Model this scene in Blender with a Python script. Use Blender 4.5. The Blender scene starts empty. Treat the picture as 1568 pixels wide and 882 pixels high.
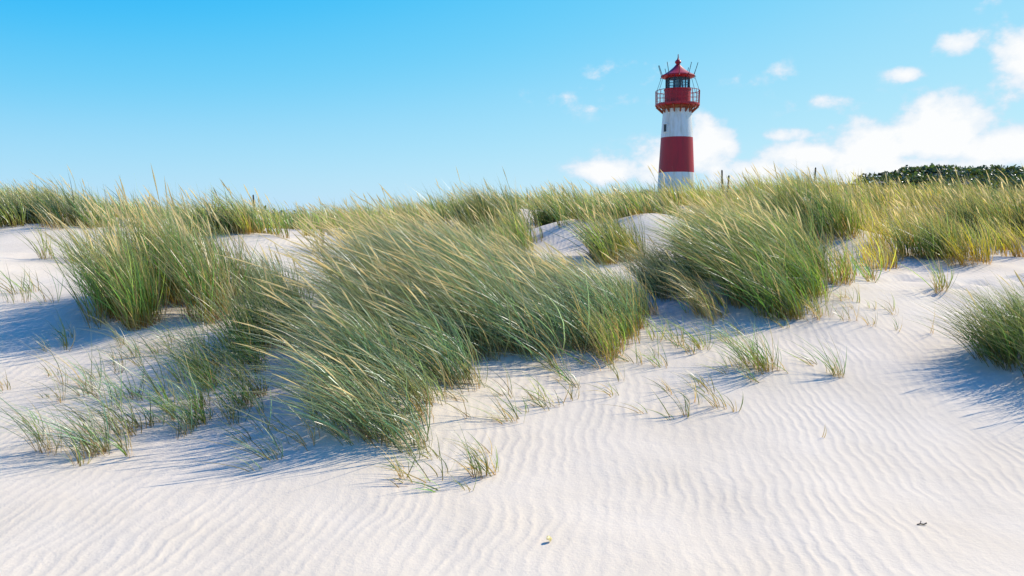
import bpy, bmesh, math
import numpy as np
from mathutils import Vector, Matrix
rng = np.random.default_rng(7)
scene = bpy.context.scene

# ------------------------------------------------------------------ helpers
def vnoise(x, y, seed=0):
    x = np.asarray(x, float); y = np.asarray(y, float)
    ix = np.floor(x).astype(np.int64); iy = np.floor(y).astype(np.int64)
    fx = x-ix; fy = y-iy
    fx = fx*fx*fx*(fx*(fx*6-15)+10); fy = fy*fy*fy*(fy*(fy*6-15)+10)
    def h(a, b):
        n = (a*374761393 + b*668265263 + seed*974711) & 0xffffffff
        n = ((n ^ (n >> 13))*1274126177) & 0xffffffff
        n = (n ^ (n >> 16)) & 0xffff
        return n/65535.0*2-1
    return (h(ix, iy)*(1-fx)+h(ix+1, iy)*fx)*(1-fy)+(h(ix, iy+1)*(1-fx)+h(ix+1, iy+1)*fx)*fy
def fbm(x, y, seed=0, o=4):
    s = 0; a = 1.0; f = 1.0
    for i in range(o):
        s = s+a*vnoise(x*f+i*17.3, y*f-i*9.1, seed+i); a *= .5; f *= 2.03
    return s/1.9
def sstep(a, b, x):
    t = np.clip((x-a)/(b-a), 0, 1); return t*t*(3-2*t)
def smooth_table(px, pz, lo, hi, n, sig):
    xs = np.linspace(lo, hi, n); zs = np.interp(xs, px, pz)
    k = np.arange(-4*sig, 4*sig+1); g = np.exp(-k*k/(2.0*sig*sig)); g /= g.sum()
    zp = np.pad(zs, len(k)//2, mode='edge')
    return xs, np.convolve(zp, g, mode='valid')
BX, BZ = smooth_table([-30, 0, 4, 5.5, 7, 8, 10, 14, 20, 30, 45, 60, 75, 120, 200],
                      [.1, 0, 0.0, .10, .36, .55, .85, 1.15, 1.38, 1.5, 1.3, 1.6, 1.8, 1.2, 0.6], -30, 200, 4601, 12)
RX, RZ = smooth_table([-60, -35, -25, -19.3, -16.8, -14, -7, -4, -2, 0, 4, 7.8, 10, 12.7, 16, 19, 30, 60],
                      [.6, .7, 1.0, 1.0, .55, .1, -.05, .15, .5, .85, .7, .95, 1.25, 1.25, .90, .80, .8, .7], -60, 60, 1201, 8)
MOUNDS = [  # x,y,sx,sy,amp,rot
    (-0.7, 8.7, 1.15, 1.9, .26, -.15), (-1.05, 6.1, .55, .8, .22, -.3),
    (3.1, 10.6, 1.1, 1.6, .34, 0), (2.9, 15.8, 1.2, 1.1, .55, 0), (1.2, 16.4, 1.0, 1.1, .42, 0),
    (-10.0, 17, 2.5, 1.8, .35, 0), (-4.0, 9.2, 1.3, 1.3, .16, 0), (7.6, 20.8, 1.5, 1.4, .75, 0),
    (5.0, 7.0, .7, .8, .20, 0), (-2.4, 7.5, .6, .9, .10, 0), (-5.0, 14.5, 1.6, 1.4, .36, 0),
    (0.0, 20.5, 2.2, 2.0, .60, 0), (5.6, 14.5, 1.6, 1.6, .45, 0), (2.15, 7.1, .4, .35, .05, 0),
    (10.5, 16.5, 2.2, 2.0, .50, 0), (-8.5, 11.5, 1.5, 1.3, .12, 0), (-11, 22, 2.5, 2, .35, 0), (13, 23, 2.2, 2, .45, 0), (5, 23, 2, 2, .50, 0),
    (14.3, 70, 11, 10, 2.3, 0),
]
def H(x, y):
    x = np.asarray(x, float); y = np.asarray(y, float)
    z = np.interp(y, BX, BZ) + np.where(y > 200, -(y-200)*0.0004, 0)
    z = z + np.interp(x, RX, RZ)*np.exp(-((y-31)/np.where(y < 31, 7.0, 9.0))**2)
    for mx, my, sx, sy, a, r in MOUNDS:
        dx = x-mx; dy = y-my; c = math.cos(r); s = math.sin(r)
        u = dx*c+dy*s; v = -dx*s+dy*c
        z = z + a*np.exp(-(u/sx)**2-(v/sy)**2)
    z = z + 5.9*sstep(30, 48, x)*np.exp(-((y-95)/20.0)**2)
    m = sstep(7, 18, y)*(1-sstep(60, 200, y)*.3)
    z = z + m*(.20*fbm(x/3.0, y/3.0, 5, 3)) + (.02+.03*sstep(6, 9, y))*fbm(x/.9, y/.9, 11, 3)
    z = z + .03*fbm(x/2.6, y/4, 21, 2)
    z = z + .10*sstep(-3, -8, x)*sstep(4, 9, y)
    for (px, py, pr) in [(5.7, 10.2, .2), (6.1, 10.5, .17), (5.4, 10.9, .2), (6.5, 10.0, .16), (5.9, 11.3, .2), (6.9, 10.8, .2), (5.15, 9.8, .15), (6.2, 9.4, .15), (7.2, 10.1, .18)]:
        d2 = ((x-px)/pr)**2+((y-py)/(pr*.8))**2
        z = z - .07*np.exp(-d2) + .025*np.exp(-((np.sqrt(d2)-1.6)/.5)**2)
    return z

def new_mat(name):
    m = bpy.data.materials.new(name); m.use_nodes = True
    nt = m.node_tree; nt.nodes.clear()
    return m, nt
def N(nt, t, **kw):
    n = nt.nodes.new(t)
    for k, v in kw.items(): setattr(n, k, v)
    return n
def link(nt, a, b): nt.links.new(a, b)
def mth(nt, op, a, b=None, c=None, clamp=False):
    n = nt.nodes.new('ShaderNodeMath'); n.operation = op; n.use_clamp = clamp
    for i, v in enumerate((a, b, c)):
        if v is None: continue
        if isinstance(v, (int, float)): n.inputs[i].default_value = v
        else: nt.links.new(v, n.inputs[i])
    return n.outputs[0]
def mesh_np(name, verts, faces4, col=None, mat=None, smooth=True, cname='Col'):
    verts = np.ascontiguousarray(verts, np.float32); faces = np.ascontiguousarray(faces4, np.int32)
    k = faces.shape[1]
    me = bpy.data.meshes.new(name)
    me.vertices.add(len(verts)); me.vertices.foreach_set('co', verts.ravel())
    me.loops.add(faces.size); me.loops.foreach_set('vertex_index', faces.ravel())
    me.polygons.add(len(faces)); me.polygons.foreach_set('loop_start', np.arange(0, faces.size, k, dtype=np.int32))
    me.polygons.foreach_set('loop_total', np.full(len(faces), k, np.int32))
    me.polygons.foreach_set('use_smooth', np.full(len(faces), smooth, bool))
    me.update(calc_edges=True)
    if col is not None:
        a = me.color_attributes.new(cname, 'FLOAT_COLOR', 'POINT')
        c = np.ones((len(verts), 4), np.float32); c[:, :3] = col
        a.data.foreach_set('color', c.ravel())
    ob = bpy.data.objects.new(name, me); scene.collection.objects.link(ob)
    if mat: me.materials.append(mat)
    return ob

# ------------------------------------------------------------------ grass generation
WIND = np.array([-1.0, -0.12, -0.12])
class Blades:
    def __init__(s): s.v = []; s.f = []; s.c = []; s.n = 0
    def add(s, root, d0, bend, L, w, side, cr, cm, ct, S, prof='leaf', wind=None):
        n = len(root); t = np.linspace(0, 1, S+1)
        W = WIND if wind is None else wind
        W = np.broadcast_to(W, (n, 3))
        T = t[None, :, None]; b = bend[:, None, None]
        P = root[:, None, :] + L[:, None, None]*(d0[:, None, :]*(T-.30*b*T*T) + W[:, None, :]*b*T**2)
        if prof == 'leaf':
            wp = np.minimum(1, .55+t*2)*(1-t**2.2)+.03
        else:
            wp = np.where(t < .80, .28, 0)+np.where(t >= .80, np.sin(np.clip((t-.76)/.24, 0, 1)*math.pi)**.6*1.0+.08, 0)
        off = side[:, None, :]*(w[:, None]*wp[None, :]*.5)[:, :, None]
        V = np.stack([P-off, P+off], axis=2).reshape(-1, 3)
        k = np.arange(n)[:, None]*(2*(S+1)) + (np.arange(S)*2)[None, :]
        F = np.stack([k, k+1, k+3, k+2], axis=2).reshape(-1, 4)+s.n
        a = np.clip(t*3.0, 0, 1)[None, :, None]; e = np.clip((t-.45)/.55, 0, 1)[None, :, None]
        if prof != 'leaf':
            a = np.clip(t*2.0, 0, 1)[None, :, None]; e = (t >= .74).astype(float)[None, :, None]
        C = cr[:, None, :]*(1-a)+cm[:, None, :]*a
        C = C*(1-e)+ct[:, None, :]*e
        C = np.repeat(C[:, :, None, :], 2, axis=2).reshape(-1, 3)
        s.v.append(V); s.f.append(F); s.c.append(C); s.n += len(V)
    def build(s, name, mat):
        return mesh_np(name, np.concatenate(s.v), np.concatenate(s.f), np.concatenate(s.c), mat)

GREEN = np.array([.108, .205, .038]); BLUEG = np.array([.122, .205, .090]); OLIVE = np.array([.26, .29, .05])
TAN = np.array([.66, .48, .20]); ORANGE = np.array([.50, .22, .04]); STRAW = np.array([.82, .66, .35])
ALLT = []
def tufts(B, cx, cy, n, rad, Ht, lean=.3, bend=(.35, .85), w=.004, S=5, dead=.15, green=None, base=ORANGE, basemix=.5,
          splay=.28, seeds=0.0, seedL=1.2, tip=None, headw=.015, tipmix=.45, var=.22):
    cx = np.asarray(cx, float); cy = np.asarray(cy, float); m = len(cx)
    if m == 0: return
    Ht = np.broadcast_to(Ht, (m,)); 
    ALLT.append(np.stack([cx, cy, np.full(m, rad), np.full(m, float(min(n, 40)))], 1))
    tj = rng.normal(0, 1, (m, 4))
    g = np.broadcast_to(GREEN if green is None else green, (m, 3))
    gt = g*np.exp(var*1.2*tj[:, :1]) + (OLIVE-GREEN)*np.clip(.35*tj[:, 1:2]+.08, -.1, 1)
    gt = np.clip(gt, .02, 1)
    idx = np.repeat(np.arange(m), n); M = len(idx)
    ang = rng.uniform(0, 2*math.pi, M); rr = rad*np.sqrt(rng.uniform(0, 1, M))
    ox = rr*np.cos(ang); oy = rr*np.sin(ang)
    x = cx[idx]+ox; y = cy[idx]+oy
    root = np.stack([x, y, H(x, y)-.015], 1)
    d0 = np.stack([-lean*(1+.45*tj[idx, 2])+ox/max(rad, .01)*splay*.6+rng.normal(0, splay*.6, M),
                   oy/max(rad, .01)*splay*.6+rng.normal(0, splay*.6, M)+.12*tj[idx, 3], np.ones(M)], 1)
    d0 /= np.linalg.norm(d0, axis=1)[:, None]
    L = Ht[idx]*rng.uniform(.5, 1.18, M)*1.12
    b = rng.uniform(bend[0], bend[1], M)*(1+.15*tj[idx, 2])
    side = np.cross(d0, rng.normal(0, 1, (M, 3))); side /= np.linalg.norm(side, axis=1)[:, None]+1e-6
    cm = gt[idx]*np.exp(rng.normal(0, .42, (M, 1)))
    dd = rng.uniform(0, 1, M) < dead
    cm[dd] = (TAN*rng.uniform(.6, 1.15, (M, 1)))[dd]
    cm = np.clip(cm, 0, .8)
    cr = cm*(1-basemix)+base*basemix*rng.uniform(.4, 1.1, (M, 1))
    tp = STRAW if tip is None else tip
    ct = cm*(1-tipmix)+tp*tipmix*rng.uniform(.5, 1.1, (M, 1))
    wj = np.tile(WIND, (M, 1)); wj[:, 1] += rng.normal(0, .22, M)+.14*tj[idx, 3]; wj[:, 2] += rng.normal(0, .14, M)
    B.add(root, d0, b, L, w*rng.uniform(.6, 1.3, M), side, cr, cm, ct, S, 'leaf', wj)
    if seeds > 0:
        k = rng.poisson(seeds, m); idx = np.repeat(np.arange(m), k); M = len(idx)
        if M:
            x = cx[idx]+rng.normal(0, rad*.5, M); y = cy[idx]+rng.normal(0, rad*.5, M)
            root = np.stack([x, y, H(x, y)-.01], 1)
            d0 = np.stack([-lean*.9+rng.normal(0, .12, M), rng.normal(0, .12, M), np.ones(M)], 1)
            d0 /= np.linalg.norm(d0, axis=1)[:, None]
            L = Ht[idx]*seedL*rng.uniform(.85, 1.12, M)*1.1
            b = rng.uniform(bend[0]*.8, bend[1]*.85, M)
            s1 = np.cross(d0, rng.normal(0, 1, (M, 3))); s1 /= np.linalg.norm(s1, axis=1)[:, None]
            s2 = np.cross(d0, s1)
            cst = np.tile(np.array([.36, .34, .13]), (M, 1)); ch = STRAW*rng.uniform(.7, 1.15, (M, 1))
            wj = np.tile(WIND, (M, 1)); wj[:, 1] += rng.normal(0, .1, M)
            ww = headw*rng.uniform(.8, 1.2, M)
            for sd in (s1, s2):
                B.add(root, d0, b, L, ww, sd, cst, cst, ch, 10, 'seed', wj)

def inpoly(px, py, poly):
    r = np.zeros(len(px), bool); k = len(poly)
    for i in range(k):
        x1, y1 = poly[i]; x2, y2 = poly[(i+1) % k]
        c = ((y1 > py) != (y2 > py)) & (px < (x2-x1)*(py-y1)/(y2-y1+1e-12)+x1)
        r ^= c
    return r
def fill(poly, n, jit=.15, thr=-9, sc=.5, seed=61):
    p = np.array(poly); lo = p.min(0)-jit; hi = p.max(0)+jit; X = []; Y = []; c = 0
    while c < n:
        x = rng.uniform(lo[0], hi[0], n*3); y = rng.uniform(lo[1], hi[1], n*3)
        ok = inpoly(x+jit*fbm(x*2, y*2, 31, 2), y+jit*fbm(x*2, y*2, 41, 2), poly)
        ok &= fbm(x/sc, y/sc, seed, 2) > thr
        X.append(x[ok]); Y.append(y[ok]); c += ok.sum()
    return np.concatenate(X)[:n], np.concatenate(Y)[:n]

near = Blades()
# --- the big wind-blown tussock bank
x, y = fill([(-.68, 5.3), (-.60, 5.9), (-.25, 6.45), (.35, 6.95), (1.0, 7.5), (1.45, 8.8), (.8, 10.1), (-.4, 11.2), (-1.4, 10.6), (-1.55, 9.2), (-1.3, 8.0), (-1.25, 6.9), (-1.3, 6.1), (-1.15, 5.45)], 430, thr=-.30, sc=.45)
hh = (.54+.30*sstep(5.8, 7.5, y)-.10*sstep(9.5, 11, y))*(1+.28*fbm(x/.6, y/.6, 55, 2))+.05*rng.normal(0, 1, len(x))
hh *= 1-.34*sstep(7.8, 9.6, y)*sstep(-.4, .7, x)
tufts(near, x, y, 38, .12, hh, lean=.32, bend=(.25, .85), w=.0078, dead=.12, green=BLUEG, basemix=.5, seeds=1.0, seedL=1.2, splay=.38, var=.30)
x, y = fill([(.8, 7.2), (1.3, 7.8), (1.6, 9.0), (1.3, 9.2), (.9, 7.9)], 34)
tufts(near, x, y, 28, .09, .50, lean=.15, bend=(.15, .6), w=.007, dead=.34, green=GREEN, basemix=.9, seeds=.1)
# left clump
x, y = fill([(-4.35, 8.25), (-3.9, 7.95), (-3.05, 8.1), (-2.85, 8.7), (-3.2, 9.4), (-4.2, 9.6), (-4.55, 9.0)], 84, thr=-.35)
tufts(near, x, y, 36, .12, .90*(1+.30*fbm(x/.5, y/.5, 57, 2))+.07*rng.normal(0, 1, len(x)), lean=.03, bend=(.06, .45), w=.0085, dead=.26, green=GREEN*1.2, basemix=.95, seeds=1.3, seedL=1.15, splay=.30)
x, y = fill([(-3.25, 9.2), (-2.85, 9.0), (-2.75, 9.7), (-3.2, 9.9)], 16)
tufts(near, x, y, 34, .12, .55, lean=.10, bend=(.15, .5), w=.009, dead=.12, green=BLUEG, seeds=.5)
# clump between left and bank
x, y = fill([(-2.65, 7.3), (-2.3, 6.95), (-1.95, 7.3), (-2.05, 8.1), (-2.5, 8.3), (-2.7, 7.8)], 32)
tufts(near, x, y, 34, .10, .62, lean=.0, bend=(.1, .45), w=.0075, dead=.05, green=GREEN*.70, seeds=.4, splay=.34)
def sparse(poly, k, n, h, seed=61, dead=.15, green=GREEN, lean=.15, w=.006):
    x, y = fill(poly, k); hs_ = h*(1+.25*rng.normal(0, 1, len(x)))
    tufts(near, x, y, n, .05, hs_, lean=lean, bend=(.1, .9), w=w, dead=dead, green=green, splay=.45, basemix=.75)
sparse([(-3.0, 6.6), (-2.5, 5.8), (-1.9, 5.9), (-1.9, 6.6), (-2.4, 7.1), (-3.0, 7.2)], 44, 20, .44, green=GREEN*.9)
sparse([(-3.2, 5.4), (-2.6, 5.2), (-2.2, 5.7), (-3.2, 6.2)], 24, 13, .40, green=BLUEG)
sparse([(-3.9, 6.3), (-3.0, 6.2), (-2.8, 7.9), (-3.8, 7.7)], 28, 11, .36, green=BLUEG)
sparse([(-1.9, 5.0), (-1.2, 4.95), (-1.1, 5.9), (-1.8, 6.0)], 15, 8, .32, green=BLUEG, lean=.5)
sparse([(-5.2, 6.3), (-3.9, 6.3), (-3.9, 8.0), (-5.2, 8.0)], 12, 9, .27, dead=.4)
sparse([(-.5, 5.6), (.9, 6.3), (1.5, 7.5), (.9, 7.4), (.1, 6.6), (-.45, 6.0)], 24, 9, .27, dead=.35, lean=.4)
sparse([(.6, 6.4), (2.0, 6.2), (2.9, 7.2), (2.4, 8.2), (1.4, 7.6)], 24, 8, .26, dead=.4, lean=.3)
sparse([(-.8, 4.75), (-.1, 4.75), (.1, 5.3), (-.3, 5.5), (-.7, 5.2)], 11, 5, .22, dead=.4, lean=.4)
sparse([(2.6, 8.3), (3.6, 8.2), (4.6, 8.4), (4.0, 9.4), (3.2, 9.0)], 14, 10, .24, dead=.5, lean=.1)
# right-hand bank
x, y = fill([(2.35, 9.2), (2.85, 8.4), (3.25, 8.6), (4.0, 10.2), (4.3, 11.8), (3.3, 12.2), (2.6, 11.4), (2.3, 10.3)], 190, thr=-.3)
tufts(near, x, y, 34, .13, .76*(1+.26*fbm(x/.6, y/.6, 59, 2))+.06*rng.normal(0, 1, len(x)), lean=.24, bend=(.2, .75), w=.0095, dead=.13, green=GREEN*.92, basemix=.55, seeds=.8, var=.28, splay=.34)
x, y = fill([(1.7, 9.3), (2.15, 9.2), (2.3, 10.3), (1.7, 10.4)], 32)
tufts(near, x, y, 32, .11, .54, lean=.25, bend=(.2, .7), w=.009, dead=.08, green=BLUEG*.75, seeds=.3)
x, y = fill([(2.0, 8.5), (2.35, 8.35), (2.5, 8.9), (2.1, 9.1)], 9)
tufts(near, x, y, 26, .09, .5, lean=.25, bend=(.25, .8), w=.008, dead=.75, green=OLIVE, seeds=.4)
# right border tussock
x, y = fill([(4.2, 6.5), (4.7, 6.3), (6.0, 6.5), (6.0, 7.8), (4.9, 7.8), (4.25, 7.1)], 88)
tufts(near, x, y, 36, .11, .60, lean=.18, bend=(.2, .7), w=.0072, dead=.06, green=GREEN*.72, seeds=.2, splay=.34)
singles = [ # x,y,n,rad,h,lean,dead
 (2.15, 6.95, 64, .12, .54, .2, .25), (2.28, 6.95, 46, .08, .48, .15, .25), (2.0, 7.0, 22, .1, .28, .1, .3),
 (1.85, 7.6, 24, .05, .38, .2, .2), (1.72, 7.55, 8, .04, .3, .4, .2), (2.85, 6.85, 26, .05, .38, .0, .25), (2.8, 6.9, 12, .05, .26, -.3, .25),
 (1.35, 6.05, 16, .03, .28, .1, .2), (1.22, 6.0, 5, .03, .22, .6, .4), (1.75, 6.1, 8, .03, .22, .0, .3), (1.02, 6.1, 6, .04, .22, .5, .4),
 (-.20, 4.95, 34, .05, .38, .0, .3), (-.12, 5.0, 12, .05, .26, .3, .35), (-.68, 4.9, 9, .03, .28, -.1, .5), (-.50, 5.2, 10, .05, .22, .2, .2),
 (-.42, 4.75, 6, .06, .18, .6, .4), (-.26, 4.75, 5, .03, .15, .6, .2),
 (1.45, 7.9, 22, .1, .38, .1, .3), (1.62, 7.85, 16, .08, .32, .1, .3),
 (2.0, 8.75, 12, .08, .3, .2, .3), (3.35, 8.5, 30, .1, .32, .05, .5), (3.2, 8.4, 16, .09, .25, .1, .5),
 (3.75, 8.2, 10, .05, .24, .0, .4), (4.25, 8.0, 6, .03, .30, .2, .7), (3.95, 8.1, 7, .05, .2, .0, .4),
 (-5.6, 9.0, 22, .15, .42, .3, .3), (-5.9, 9.6, 22, .15, .42, .3, .3), (-5.2, 8.9, 18, .1, .42, .3, .3),
 (-2.85, 5.15, 14, .04, .32, .1, .5), (-2.6, 5.3, 12, .04, .30, .1, .5), (-3.6, 5.9, 8, .04, .27, .4, .4), (-3.35, 5.6, 10, .04, .3, .3, .4),
 (2.25, 5.65, 2, .01, .2, -.6, .9), (-5.2, 7.35, 8, .06, .2, .2, .5),
 (3.95, 9.7, 44, .08, .62, .05, .3), (4.15, 9.9, 44, .08, .64, .05, .3), (4.3, 10.2, 34, .1, .6, .1, .3), (4.7, 10.4, 28, .08, .5, .1, .4), (5.35, 9.9, 34, .07, .52, -.05, .45), (5.5, 10.1, 20, .07, .4, .1, .4), (4.9, 10.9, 34, .1, .55, .1, .4),
]
for (sx_, sy_, n_, r_, h_, le_, de_) in singles:
    tufts(near, [sx_], [sy_], n_, r_, h_, lean=le_, bend=(.1, .7), dead=de_, green=GREEN*1.1, splay=.42, w=.0062 if sy_ < 9.6 else .009, base=ORANGE, basemix=.75)

# --- middle and far dune grass
BARE = [
 (-9.6, 14.0, 2.6, 2.4), (-7.0, 10.4, 2.2, 1.6), (-4.8, 12.6, 1.0, .9), (-6.6, 16, 1.1, 1.1), (1.0, 14.2, .6, 1.5), (2.9, 14.0, .8, 1.4), (-3.4, 12.0, .8, 1.3),
 (7.3, 19.0, .8, 1.4), (6.5, 16.6, .5, .9), (6.0, 10.2, 2.1, 1.1), (9.0, 12.2, 1.1, .5), (10.5, 10.0, 3, 1.4), (7.9, 14.1, .6, .5), (-3.9, 15.3, .8, .9), (0, 4, 30, 6.3), (-12, 9, 6, 2), (-6, 21, 1.2, 1.0), (11.5, 19.8, .8, 1.0), (3.8, 20.5, .9, 1.1)]
def bare(x, y):
    r = np.zeros(len(x), bool)
    for bx, by, rx, ry in BARE:
        r |= ((x-bx)/rx)**2+((y-by)/ry)**2 < 1+.5*fbm(x*1.2, y*1.2, 71, 2)
    return r
mid = Blades(); far = Blades()
def scatter(y0, y1, dens, thr, sc, seed):
    area = 0.5*(y1+y0)*1.75*(y1-y0); n = int(area*dens)
    y = rng.uniform(y0, y1, n); x = rng.uniform(-1, 1, n)*(.80*y+1.5)
    ok = (fbm(x/sc, y/sc, seed, 3) > thr-.36*sstep(2, 6, x)) & ~bare(x, y)
    ok &= ~((x > -2.0) & (x < 1.6) & (y < 11.8)) & ~((x > 1.5) & (x < 4.3) & (y < 12))
    return x[ok], y[ok]
def colfield(x, y):
    t = np.clip(.36+1.5*fbm(x/1.6, y/2.3, 91, 3), 0, 1)[:, None]
    warm = (sstep(3, 12, x*20/np.maximum(y, 1))*.46)[:, None]*np.clip(.7+1.8*fbm(x/1.4, y/1.8, 93, 2), 0, 1.7)[:, None]
    v = (1+.6*fbm(x/1.1, y/1.5, 95, 2))[:, None]
    g = (GREEN*.95)*(1-t)+(OLIVE*1.1)*t
    return (g*(1-warm)+np.array([.46, .27, .035])*warm)*v
def hfield(x, y): return 1+.65*fbm(x/1.5, y/1.5, 97, 2)
x, y = scatter(10.3, 15, 5.2, -.02, 1.1, 81)
tufts(mid, x, y, 30, .13, .64*hfield(x, y)+.07*rng.normal(0, 1, len(x)), lean=.10, bend=(.1, .55), w=.0115, S=4, dead=.24, green=colfield(x, y), basemix=.8, seeds=.6, headw=.018)
x, y = scatter(15, 22, 4.4, -.04, 1.4, 82)
tufts(mid, x, y, 24, .16, .66*hfield(x, y)+.08*rng.normal(0, 1, len(x)), lean=.10, bend=(.1, .5), w=.017, S=3, dead=.26, green=colfield(x, y), basemix=.8, seeds=.5, headw=.024)
x, y = scatter(22, 40, 3.0, -.16, 2.1, 83)
tufts(far, x, y, 17, .22, .66*hfield(x, y)+.12*rng.normal(0, 1, len(x)), lean=.12, bend=(.1, .5), w=.027, S=3, dead=.26, green=colfield(x, y), basemix=.65, seeds=.35, headw=.032)
for (hx_, hy_, rx_, ry_, k_, h_, cm_) in [(-.5, 18.6, .9, 1.0, 54, .85, .65), (1.1, 17.6, .7, .6, 26, .75, .75), (3.2, 16.9, .9, .5, 30, .65, .85), (1.75, 13.6, .42, .6, 24, .70, .7), (2.0, 16.3, .5, .4, 12, .5, .8), (5.2, 14.0, .8, .9, 44, .85, .75),
        (9.2, 15.8, .9, .8, 34, .75, .8), (10.8, 15.4, .9, .9, 34, .85, .7), (6.9, 12.8, .6, .4, 16, .65, .9), (-9.9, 17.2, 1.6, 1.0, 60, .8, .7), (-13.2, 19.5, 1.5, 1.0, 50, .85, .7), (-5.2, 14.6, .8, .6, 26, .7, .8), (13.2, 22, 1.4, 1.1, 40, .75, .7), (8.3, 21.6, .9, .7, 24, .75, .7)]:
    x = hx_+rng.normal(0, rx_*.5, k_); y = hy_+rng.normal(0, ry_*.5, k_)
    tufts(mid, x, y, 30, .15, h_*(1+.15*rng.normal(0, 1, k_)), lean=.12, bend=(.1, .6), w=.0145, S=4, dead=.14, green=GREEN*cm_, basemix=.65, seeds=.6, headw=.02)
x, y = scatter(40, 62, .8, -.4, 2.5, 84)
tufts(far, x, y, 16, .3, .6, lean=.2, bend=(.2, .6), w=.045, S=2, dead=.22, green=colfield(x, y), basemix=.5, seeds=0)
x = 14.3+rng.normal(0, 8, 800); y = 70+rng.normal(0, 6, 800); ok = (np.hypot(x-14.3, y-70) > 2.2)
x = x[ok]; y = y[ok]
tufts(far, x, y, 16, .35, .7, lean=.2, bend=(.2, .6), w=.05, S=2, dead=.25, green=colfield(x, y), basemix=.4)
x = rng.uniform(30, 85, 1600); y = rng.uniform(60, 76, 1600)
tufts(far, x, y, 12, .4, .6, lean=.2, bend=(.2, .6), w=.065, S=2, dead=.15, green=colfield(x, y)*.8, basemix=.3)

gm, nt = new_mat('marram_blade')
at = N(nt, 'ShaderNodeAttribute', attribute_name='Col')
pr = N(nt, 'ShaderNodeBsdfPrincipled'); pr.inputs['Roughness'].default_value = .38
pr.inputs['Specular IOR Level'].default_value = .7
tr = N(nt, 'ShaderNodeBsdfTranslucent'); mx = N(nt, 'ShaderNodeMixShader'); mx.inputs[0].default_value = .32
out = N(nt, 'ShaderNodeOutputMaterial')
link(nt, at.outputs['Color'], pr.inputs['Base Color']); 
hs = N(nt, 'ShaderNodeHueSaturation'); hs.inputs['Saturation'].default_value = 1.15; hs.inputs['Value'].default_value = 1.7
link(nt, at.outputs['Color'], hs.inputs['Color']); link(nt, hs.outputs[0], tr.inputs['Color'])
link(nt, pr.outputs[0], mx.inputs[1]); link(nt, tr.outputs[0], mx.inputs[2]); link(nt, mx.outputs[0], out.inputs[0])
near.build('marram_grass', gm); mid.build('dune_grass', gm); far.build('distant_dune_grass', gm)

# ------------------------------------------------------------------ terrain sheet
nr, nc = 760, 700
d = 3.0*np.exp(np.linspace(0, math.log(1800/3.0), nr)); Yr = d-9.0
s = np.linspace(-1, 1, nc); 
YY = np.repeat(Yr[:, None], nc, 1); XX = s[None, :]*(d[:, None]*.95+3)
ZZ = H(XX.ravel(), YY.ravel())
V = np.stack([XX.ravel(), YY.ravel(), ZZ], 1)
i = np.arange(nr-1)[:, None]*nc+np.arange(nc-1)[None, :]
F = np.stack([i, i+1, i+nc+1, i+nc], 2).reshape(-1, 4)
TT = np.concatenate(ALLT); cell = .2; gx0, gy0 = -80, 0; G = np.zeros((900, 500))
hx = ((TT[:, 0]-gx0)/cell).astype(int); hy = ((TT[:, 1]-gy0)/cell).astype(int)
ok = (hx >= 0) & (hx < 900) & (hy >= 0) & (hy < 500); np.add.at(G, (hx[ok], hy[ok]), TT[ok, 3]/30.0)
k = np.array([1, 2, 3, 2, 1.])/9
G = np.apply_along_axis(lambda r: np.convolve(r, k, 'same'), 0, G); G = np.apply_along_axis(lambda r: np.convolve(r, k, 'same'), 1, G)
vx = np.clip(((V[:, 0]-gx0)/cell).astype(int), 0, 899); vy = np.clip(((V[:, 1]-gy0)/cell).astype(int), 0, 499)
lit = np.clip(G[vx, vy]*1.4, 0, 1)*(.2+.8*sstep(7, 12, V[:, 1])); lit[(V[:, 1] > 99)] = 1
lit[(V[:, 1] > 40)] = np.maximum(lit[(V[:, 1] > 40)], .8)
sm, nt = new_mat('dune_sand')
out = N(nt, 'ShaderNodeOutputMaterial'); pr = N(nt, 'ShaderNodeBsdfPrincipled'); pr.inputs['Roughness'].default_value = .95
pr.inputs['Specular IOR Level'].default_value = .1
geo = N(nt, 'ShaderNodeNewGeometry'); sep = N(nt, 'ShaderNodeSeparateXYZ'); link(nt, geo.outputs['Position'], sep.inputs[0])
def noise(scale, detail=3, rough=.5):
    n = N(nt, 'ShaderNodeTexNoise'); n.inputs['Scale'].default_value = scale; n.inputs['Detail'].default_value = detail
    n.inputs['Roughness'].default_value = rough; link(nt, geo.outputs['Position'], n.inputs['Vector']); return n.outputs['Fac']
n1 = noise(.5, 2); n2 = noise(2.0, 2); n3 = noise(8, 2)
ph = mth(nt, 'ADD', mth(nt, 'MULTIPLY', sep.outputs['X'], 72.0), mth(nt, 'MULTIPLY', sep.outputs['Y'], -9.0))
ph = mth(nt, 'ADD', ph, mth(nt, 'MULTIPLY', n1, 32.0)); ph = mth(nt, 'ADD', ph, mth(nt, 'MULTIPLY', n2, 9.0)); ph = mth(nt, 'ADD', ph, mth(nt, 'MULTIPLY', n3, 3.5))
sn = mth(nt, 'SINE', ph); sn = mth(nt, 'MULTIPLY_ADD', sn, .5, .5); sn = mth(nt, 'POWER', sn, 1.5)
amp = N(nt, 'ShaderNodeMapRange'); amp.inputs['From Min'].default_value = .38; amp.inputs['From Max'].default_value = .62
amp.inputs['To Min'].default_value = .2; link(nt, noise(.9, 3), amp.inputs[0])
hgt = mth(nt, 'MULTIPLY', sn, mth(nt, 'MULTIPLY', amp.outputs[0], .0034))
hgt = mth(nt, 'ADD', hgt, mth(nt, 'MULTIPLY', noise(60, 3, .6), .0028)); hgt = mth(nt, 'ADD', hgt, mth(nt, 'MULTIPLY', noise(10, 3, .6), .006))
hgt = mth(nt, 'ADD', hgt, mth(nt, 'MULTIPLY', noise(350, 2), .0010))
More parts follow.
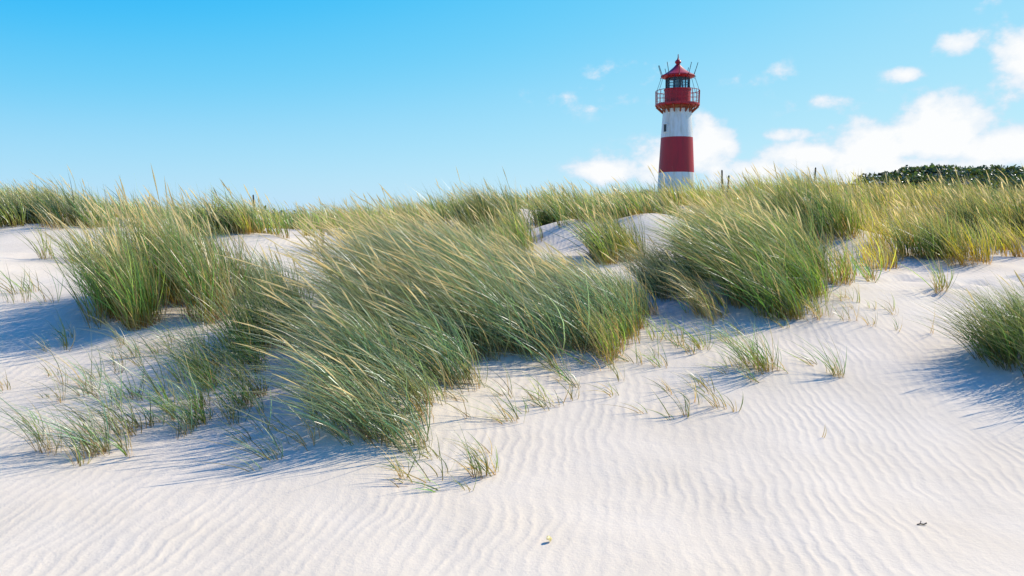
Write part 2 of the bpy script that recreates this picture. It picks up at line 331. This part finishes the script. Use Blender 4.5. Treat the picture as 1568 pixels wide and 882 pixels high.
bp = N(nt, 'ShaderNodeBump'); bp.inputs['Strength'].default_value = 1; bp.inputs['Distance'].default_value = 1.0
link(nt, hgt, bp.inputs['Height']); link(nt, bp.outputs[0], pr.inputs['Normal'])
cr = N(nt, 'ShaderNodeValToRGB'); cr.color_ramp.elements[0].position = .3; cr.color_ramp.elements[0].color = (.74, .60, .415, 1)
cr.color_ramp.elements[1].position = .7; cr.color_ramp.elements[1].color = (.85, .705, .51, 1)
cmix = mth(nt, 'ADD', mth(nt, 'MULTIPLY', noise(1.3, 4), .6), mth(nt, 'MULTIPLY', noise(220, 2), .4)); link(nt, cmix, cr.inputs[0])
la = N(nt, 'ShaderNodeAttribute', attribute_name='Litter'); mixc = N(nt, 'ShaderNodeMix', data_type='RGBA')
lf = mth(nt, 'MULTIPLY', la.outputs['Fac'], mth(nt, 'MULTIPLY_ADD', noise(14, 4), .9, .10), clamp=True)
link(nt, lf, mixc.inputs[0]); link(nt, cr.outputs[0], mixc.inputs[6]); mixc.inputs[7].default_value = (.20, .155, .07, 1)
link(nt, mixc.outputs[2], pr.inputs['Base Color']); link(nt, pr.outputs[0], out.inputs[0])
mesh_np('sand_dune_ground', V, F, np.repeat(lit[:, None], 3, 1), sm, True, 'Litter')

# ------------------------------------------------------------------ distant shrub thicket
LV = []; LC = []
def bush(cx, cy, rx, rz, n, leaf):
    u = rng.normal(0, 1, (n, 3)); u /= np.linalg.norm(u, axis=1)[:, None]; u[:, 2] = abs(u[:, 2])
    r = rng.uniform(.65, 1.05, n)[:, None]*(1+.25*np.sin(u[:, :1]*5+cx)*np.cos(u[:, 1:2]*4+cy))
    p = u*r*np.array([rx, rx, rz]); p[:, 0] += cx; p[:, 1] += cy; p[:, 2] += H(np.array([cx]), np.array([cy]))[0]-.1
    a = rng.normal(0, leaf, (n, 3)); b = rng.normal(0, leaf, (n, 3))
    LV.append(np.stack([p-a, p+b, p+a, p-b], 1).reshape(-1, 3))
    c = np.array([.055, .08, .022])*rng.uniform(.55, 1.6, (n, 1))*(1+.35*rng.normal()); c = c+np.array([.07, .045, 0])*(rng.uniform(0, 1, (n, 1)) < .18)
    LC.append(np.repeat(np.clip(c, .01, 1), 4, 0))
for _ in range(520):
    bx = rng.uniform(31, 100); by = rng.uniform(72, 98); bush(bx, by, rng.uniform(1.4, 3.4), rng.uniform(.45, 1.0)*(.5+.5*sstep(30, 48, np.array(bx))), 320, .10)
for _ in range(40):
    bx = rng.uniform(-32, -3); by = rng.uniform(44, 60); bush(bx, by, rng.uniform(.6, 1.6), rng.uniform(.6, 1.1), 260, .06)
LV = np.concatenate(LV); LC = np.concatenate(LC)
mesh_np('shrub_thicket', LV, np.arange(len(LV)).reshape(-1, 4), LC, gm, False)

# ------------------------------------------------------------------ lighthouse
def pmat(name, col, rough=.5, metal=0, stain=None, nscale=1.5, spec=.5):
    m, nt = new_mat(name); out = N(nt, 'ShaderNodeOutputMaterial'); p = N(nt, 'ShaderNodeBsdfPrincipled')
    p.inputs['Roughness'].default_value = rough; p.inputs['Metallic'].default_value = metal; p.inputs['Specular IOR Level'].default_value = spec
    tc = N(nt, 'ShaderNodeTexCoord'); mp = N(nt, 'ShaderNodeMapping'); mp.inputs['Scale'].default_value = (1, 1, .18)
    link(nt, tc.outputs['Object'], mp.inputs[0]); n = N(nt, 'ShaderNodeTexNoise'); n.inputs['Scale'].default_value = nscale*2; n.inputs['Detail'].default_value = 6
    link(nt, mp.outputs[0], n.inputs[0]); r = N(nt, 'ShaderNodeValToRGB'); r.color_ramp.elements[0].position = .48; r.color_ramp.elements[1].position = .75
    r.color_ramp.elements[0].color = (*col, 1); r.color_ramp.elements[1].color = (*(stain or [c*.7 for c in col]), 1)
    link(nt, n.outputs[0], r.inputs[0]); link(nt, r.outputs[0], p.inputs['Base Color']); link(nt, p.outputs[0], out.inputs[0]); return m
WHITE = pmat('white_paint', (.82, .80, .74), .5, 0, (.58, .50, .38)); RED = pmat('red_paint', (.48, .010, .018), .45, 0, (.36, .012, .015))
RUST = pmat('rusty_red_steel', (.32, .06, .02), .6, 0, (.32, .14, .04)); DARK = pmat('dark_steel', (.03, .03, .035), .4)
GLASS, gnt = new_mat('lantern_glass'); o_ = N(gnt, 'ShaderNodeOutputMaterial'); p_ = N(gnt, 'ShaderNodeBsdfPrincipled')
p_.inputs['Base Color'].default_value = (.55, .72, .80, 1); p_.inputs['Roughness'].default_value = .04; p_.inputs['Transmission Weight'].default_value = .85; p_.inputs['IOR'].default_value = 1.1
link(gnt, p_.outputs[0], o_.inputs[0])
lx, ly = 14.31, 70.0
root = bpy.data.objects.new('lighthouse', None); scene.collection.objects.link(root); root.location = (lx, ly, 0)
def child(name, bm, mats, smooth=False, parent=root):
    me = bpy.data.meshes.new(name); bm.normal_update(); bm.to_mesh(me); bm.free()
    for m in mats: me.materials.append(m)
    if smooth:
        for p in me.polygons: p.use_smooth = True
    ob = bpy.data.objects.new(name, me); scene.collection.objects.link(ob); ob.parent = parent; return ob
def lathe(name, prof, mats, midx=None, seg=48, smooth=True, caps=False):
    bm = bmesh.new(); rings = []
    for r, z in prof:
        rings.append([bm.verts.new((r*math.cos(2*math.pi*i/seg), r*math.sin(2*math.pi*i/seg), z)) for i in range(seg)])
    for j in range(len(rings)-1):
        for i in range(seg):
            f = bm.faces.new((rings[j][i], rings[j][(i+1) % seg], rings[j+1][(i+1) % seg], rings[j+1][i]))
            if midx: f.material_index = midx[j]
    if caps: bm.faces.new(rings[-1]); bm.faces.new(rings[0][::-1])
    ob = child(name, bm, mats, False)
    if smooth:
        for p in ob.data.polygons: p.use_smooth = len(p.vertices) == 4
        try: ob.data.set_sharp_from_angle(angle=math.radians(35))
        except Exception: pass
    return ob
def bar(bm, a, b, r, n=6):
    a = Vector(a); b = Vector(b); dv = b-a
    mtx = Matrix.Translation((a+b)/2) @ dv.to_track_quat('Z', 'Y').to_matrix().to_4x4()
    bmesh.ops.create_cone(bm, cap_ends=True, segments=n, radius1=r, radius2=r, depth=dv.length, matrix=mtx)
def box(bm, c, sx, sy, sz, ang):
    m = Matrix.Rotation(ang, 4, 'Z') @ Matrix.Translation(c) @ Matrix.Diagonal((sx, sy, sz, 1)); bmesh.ops.create_cube(bm, size=1, matrix=m)
lathe('tower', [(1.66, 3.2), (1.53, 5.98), (1.37, 8.99), (1.21, 11.45)], [WHITE, RED], [0, 1, 0])
lathe('tower_collar', [(1.215, 11.40), (1.27, 11.42), (1.27, 11.52), (1.35, 11.62), (1.35, 11.70)], [RUST])
lathe('gallery_deck', [(1.1, 11.68), (1.86, 11.70), (1.90, 11.72), (1.90, 11.86), (1.84, 11.88), (1.0, 11.89)], [RED])
bm = bmesh.new()
for i in range(16):
    a = 2*math.pi*i/16
    for (r0, z0, r1, z1) in [(1.24, 11.12, 1.84, 11.66)]:
        bar(bm, (r0*math.cos(a), r0*math.sin(a), z0), (r1*math.cos(a), r1*math.sin(a), z1), .06)
    box(bm, (1.27, 0, 11.38), .06, .08, .56, a)
child('gallery_brackets', bm, [RUST])
bm = bmesh.new(); R = 1.86
for i in range(24):
    a = 2*math.pi*i/24; bar(bm, (R*math.cos(a), R*math.sin(a), 11.88), (R*1.01*math.cos(a), R*1.01*math.sin(a), 12.98), .024 if i % 2 else .032)
for z in (12.25, 12.62, 12.98):
    for i in range(48):
        a = 2*math.pi*i/48; b = 2*math.pi*(i+1)/48
        bar(bm, (R*math.cos(a), R*math.sin(a), z), (R*math.cos(b), R*math.sin(b), z), .028 if z > 12.9 else .016)
child('gallery_railing', bm, [RED])
lathe('watch_room', [(1.12, 11.86), (1.12, 13.0), (1.18, 13.03), (1.18, 13.12), (1.02, 13.14)], [RED])
lathe('lantern_glass', [(.96, 13.13), (.96, 14.08)], [GLASS], seg=12, smooth=False)
lathe('lantern_core', [(.0, 13.14), (.22, 13.15), (.22, 13.4), (.34, 13.5), (.34, 13.85), (.2, 13.95), (.0, 13.96)], [pmat('lamp_lens', (.35, .45, .42), .15)])
bm = bmesh.new()
for i in range(12):
    a = 2*math.pi*i/12; c, s_ = math.cos(a), math.sin(a); bar(bm, (.98*c, .98*s_, 13.1), (.98*c, .98*s_, 14.1), .055 if i % 3 else .09)
for z in (13.6,):
    for i in range(12):
        a = 2*math.pi*i/12; b = 2*math.pi*(i+1)/12; bar(bm, (.98*math.cos(a), .98*math.sin(a), z), (.98*math.cos(b), .98*math.sin(b), z), .025)
child('lantern_mullions', bm, [DARK])
lathe('lantern_roof', [(.9, 14.05), (1.16, 14.06), (1.42, 14.16), (1.45, 14.22), (1.42, 14.30), (1.2, 14.40), (.75, 14.68), (.38, 15.0), (.22, 15.18), (.17, 15.22), (.17, 15.30), (.25, 15.36), (.27, 15.46), (.22, 15.56), (.10, 15.66), (.05, 15.8), (.03, 16.1), (0.001, 16.12)], [RED])
bm = bmesh.new()
for i in range(10):
    a = 2*math.pi*(i+.3)/10; c, s_ = math.cos(a), math.sin(a); e = .85+.3*((i*7) % 5)/5
    bar(bm, (1.40*c, 1.40*s_, 14.25), (1.72*c, 1.72*s_, 14.25+e), .026)
    bar(bm, (1.3*c, 1.3*s_, 14.30), (1.55*c, 1.55*s_, 14.12), .03)
for i in range(8):
    a = 2*math.pi*(i+.5)/8; c, s_ = math.cos(a), math.sin(a); bar(bm, (1.87*c, 1.87*s_, 12.9), (1.43*c, 1.43*s_, 14.18), .018)
child('antennas', bm, [DARK])
bm = bmesh.new(); box(bm, (0, 0, 0), .08, .34, .62, 0); me_ = child('tower_window', bm, [DARK])
aw = math.radians(212); rw = 1.315
me_.location = (rw*math.cos(aw), rw*math.sin(aw), 9.75); me_.rotation_euler = (0, 0, aw)
bm = bmesh.new()
for oy_ in (.2, -.2): box(bm, (0, oy_, 0), .12, .06, .74, 0)
box(bm, (0, 0, .345), .12, .34, .06, 0); box(bm, (0, 0, -.345), .16, .34, .06, 0)
f_ = child('window_frame', bm, [WHITE]); f_.location = me_.location; f_.rotation_euler = me_.rotation_euler

# ------------------------------------------------------------------ fence posts
WOOD = pmat('weathered_wood', (.10, .075, .05), .85, 0, (.05, .04, .03), 8)
for (fx, fy, hp) in [(8.4, 32, 1.0), (8.65, 32.2, .8), (12.4, 33, 1.15), (-10.6, 33, 1.0)]:
    z0 = float(H(np.array([fx]), np.array([fy]))[0]); bm = bmesh.new()
    bmesh.ops.create_cone(bm, cap_ends=True, segments=8, radius1=.04, radius2=.034, depth=hp+.5, matrix=Matrix.Translation((0, 0, hp/2-.1)))
    bmesh.ops.create_cone(bm, cap_ends=True, segments=8, radius1=.034, radius2=.012, depth=.04, matrix=Matrix.Translation((0, 0, hp+.17)))
    ob = child('fence_post', bm, [WOOD], parent=None); ob.location = (fx, fy, z0); ob.rotation_euler = (.03, .04*(1 if fx > 8.5 else -1), 0)

# ------------------------------------------------------------------ little things on the sand
def hz(x, y): return float(H(np.array([x]), np.array([y]))[0])
SH = pmat('shell', (.72, .58, .22), .4, 0, (.35, .2, .08), 60)
bm = bmesh.new(); rings = 10; fan = 13; grid = []
for j in range(rings+1):
    t = j/rings; row = []
    for i in range(fan+1):
        a = math.radians(-60+120*i/fan); rad = .034*t*(1-.12*abs(math.sin(a))); 
        row.append(bm.verts.new((rad*math.sin(a), rad*math.cos(a), .014*math.sin(t*math.pi*.75)*math.cos(a*.9)+.0008*((i % 2)*2-1)*t)))
    grid.append(row)
for j in range(rings):
    for i in range(fan):
        bm.faces.new((grid[j][i], grid[j][i+1], grid[j+1][i+1], grid[j+1][i]))
bmesh.ops.remove_doubles(bm, verts=bm.verts, dist=1e-5)
ob = child('seashell', bm, [SH], True, None); ob.location = (.20, 4.05, hz(.2, 4.05)+.006); ob.rotation_euler = (.7, .2, .9)
bm = bmesh.new(); pts = [Vector((-.03, 0, .004)), Vector((-.012, .003, .008)), Vector((.006, -.002, .006)), Vector((.024, .004, .012))]
for a, b in zip(pts, pts[1:]): bar(bm, a, b, .004, 6)
bar(bm, pts[1], pts[1]+Vector((.012, .014, .010)), .0025, 5)
ob = child('driftwood_twig', bm, [WOOD], False, None); ob.location = (2.28, 4.3, hz(2.28, 4.3))

# ------------------------------------------------------------------ light and sky
sv = Vector((.82, .52, 0)).normalized(); el = math.radians(42)
sun_dir = Vector((sv.x*math.cos(el), sv.y*math.cos(el), math.sin(el)))
sl = bpy.data.lights.new('sun', 'SUN'); sl.energy = 5.0; sl.angle = math.radians(.5); sl.color = (1, .945, .86)
so = bpy.data.objects.new('sun', sl); scene.collection.objects.link(so); so.rotation_euler = sun_dir.to_track_quat('Z', 'Y').to_euler(); so.location = (20, 10, 30)
w = bpy.data.worlds.new('World'); scene.world = w; w.use_nodes = True; nt = w.node_tree; nt.nodes.clear()
sky = N(nt, 'ShaderNodeTexSky', sky_type='NISHITA'); sky.sun_disc = False; sky.sun_elevation = el; sky.sun_rotation = math.atan2(sv.x, sv.y)
sky.air_density = 1.0; sky.dust_density = .3; sky.ozone_density = 2.0
ex = N(nt, 'ShaderNodeVectorMath', operation='SCALE'); ex.inputs['Scale'].default_value = .12; link(nt, sky.outputs[0], ex.inputs[0])
rc = N(nt, 'ShaderNodeRGBCurve'); link(nt, ex.outputs[0], rc.inputs['Color'])
def setc(c, pts):
    c.points[0].location = pts[0]; c.points[1].location = pts[-1]
    for p in pts[1:-1]: c.points.new(*p)
setc(rc.mapping.curves[0], [(0, 0), (.16, .003), (.22, .03), (.31, .14), (.5, .36), (1, .62)])
setc(rc.mapping.curves[1], [(0, 0), (.22, .20), (.32, .41), (.5, .62), (1, .84)])
setc(rc.mapping.curves[2], [(0, 0), (.40, .90), (.7, .95), (1, .97)])
rc.mapping.update()
ex2 = N(nt, 'ShaderNodeVectorMath', operation='SCALE'); ex2.inputs['Scale'].default_value = 1/.12; link(nt, rc.outputs[0], ex2.inputs[0])
bg = N(nt, 'ShaderNodeBackground'); bg.inputs['Strength'].default_value = .12; link(nt, ex2.outputs[0], bg.inputs[0])
tc = N(nt, 'ShaderNodeTexCoord'); sp = N(nt, 'ShaderNodeSeparateXYZ'); link(nt, tc.outputs['Generated'], sp.inputs[0])
az = mth(nt, 'ARCTAN2', sp.outputs[0], sp.outputs[1]); elv = mth(nt, 'ARCSINE', sp.outputs[2])
clouds = [(.485, .095, .052, .034, 1.6), (.545, .080, .060, .026, 1.4), (.418, .086, .040, .028, 1.5), (.36, .070, .065, .022, 1.35), (.30, .062, .06, .016, 1.2), (.60, .070, .06, .024, 1.3),
          (.240, .086, .036, .030, 1.5), (.19, .074, .050, .022, 1.4), (.13, .064, .065, .018, 1.3), (.45, .060, .16, .018, 1.2),
          (.580, .175, .042, .038, 1.45), (.505, .192, .030, .014, .9), (.455, .162, .018, .008, 1.0), (.375, .134, .036, .011, .95), (.335, .102, .036, .008, .85),
          (.15, .178, .06, .018, .42), (.30, .172, .035, .014, .48), (.10, .155, .08, .02, .36), (.53, .24, .06, .02, .42), (.10, .14, .03, .006, .45),
          (.80, .11, .14, .05, 1.2)]
cn = N(nt, 'ShaderNodeTexNoise'); cn.inputs['Scale'].default_value = 24; cn.inputs['Detail'].default_value = 6; cn.inputs['Roughness'].default_value = .56
cmap = N(nt, 'ShaderNodeMapping'); cmap.inputs['Scale'].default_value = (1, 1, 1.4); link(nt, tc.outputs['Generated'], cmap.inputs[0]); link(nt, cmap.outputs[0], cn.inputs[0])
cur = None; 
for a, e, ra, re, it in clouds:
    da = mth(nt, 'MULTIPLY', mth(nt, 'SUBTRACT', az, a), 1/ra); de = mth(nt, 'MULTIPLY', mth(nt, 'SUBTRACT', elv, e), 1/re)
    r2 = mth(nt, 'ADD', mth(nt, 'MULTIPLY', da, da), mth(nt, 'MULTIPLY', de, de))
    g = mth(nt, 'MULTIPLY', mth(nt, 'EXPONENT', mth(nt, 'MULTIPLY', r2, -.8)), it)
    cur = g if cur is None else mth(nt, 'MAXIMUM', cur, g)
nz = mth(nt, 'MULTIPLY_ADD', cn.outputs[0], 2.2, -1.1)
val = mth(nt, 'ADD', cur, mth(nt, 'MULTIPLY', nz, 1.1))
gate = mth(nt, 'MULTIPLY', cur, 4, clamp=True)
mr = N(nt, 'ShaderNodeMapRange', interpolation_type='SMOOTHSTEP'); mr.inputs['From Min'].default_value = .25; mr.inputs['From Max'].default_value = .86; link(nt, val, mr.inputs[0])
mask = mth(nt, 'MULTIPLY', mth(nt, 'MULTIPLY', mr.outputs[0], gate), .95)
bc = N(nt, 'ShaderNodeBackground'); bc.inputs[1].default_value = 1.0
ccr = N(nt, 'ShaderNodeValToRGB'); ccr.color_ramp.elements[0].position = .35; ccr.color_ramp.elements[0].color = (.66, .80, .95, 1); ccr.color_ramp.elements[1].position = 1.0; ccr.color_ramp.elements[1].color = (1, 1, 1, 1)
link(nt, mth(nt, 'MULTIPLY', val, .85), ccr.inputs[0]); link(nt, ccr.outputs[0], bc.inputs[0])
ms = N(nt, 'ShaderNodeMixShader'); link(nt, mask, ms.inputs[0]); link(nt, bg.outputs[0], ms.inputs[1]); link(nt, bc.outputs[0], ms.inputs[2])
wo = N(nt, 'ShaderNodeOutputWorld'); link(nt, ms.outputs[0], wo.inputs[0])

# ------------------------------------------------------------------ camera
cd = bpy.data.cameras.new('camera'); cd.lens = 28; cd.sensor_width = 36; cd.clip_end = 5000; cd.clip_start = .05
co = bpy.data.objects.new('camera', cd); scene.collection.objects.link(co)
co.location = (0, 0, 1.7); co.rotation_euler = (math.radians(90-4.73), 0, 0); scene.camera = co
scene.view_settings.view_transform = 'Standard'; scene.view_settings.look = 'None'; scene.view_settings.exposure = 0
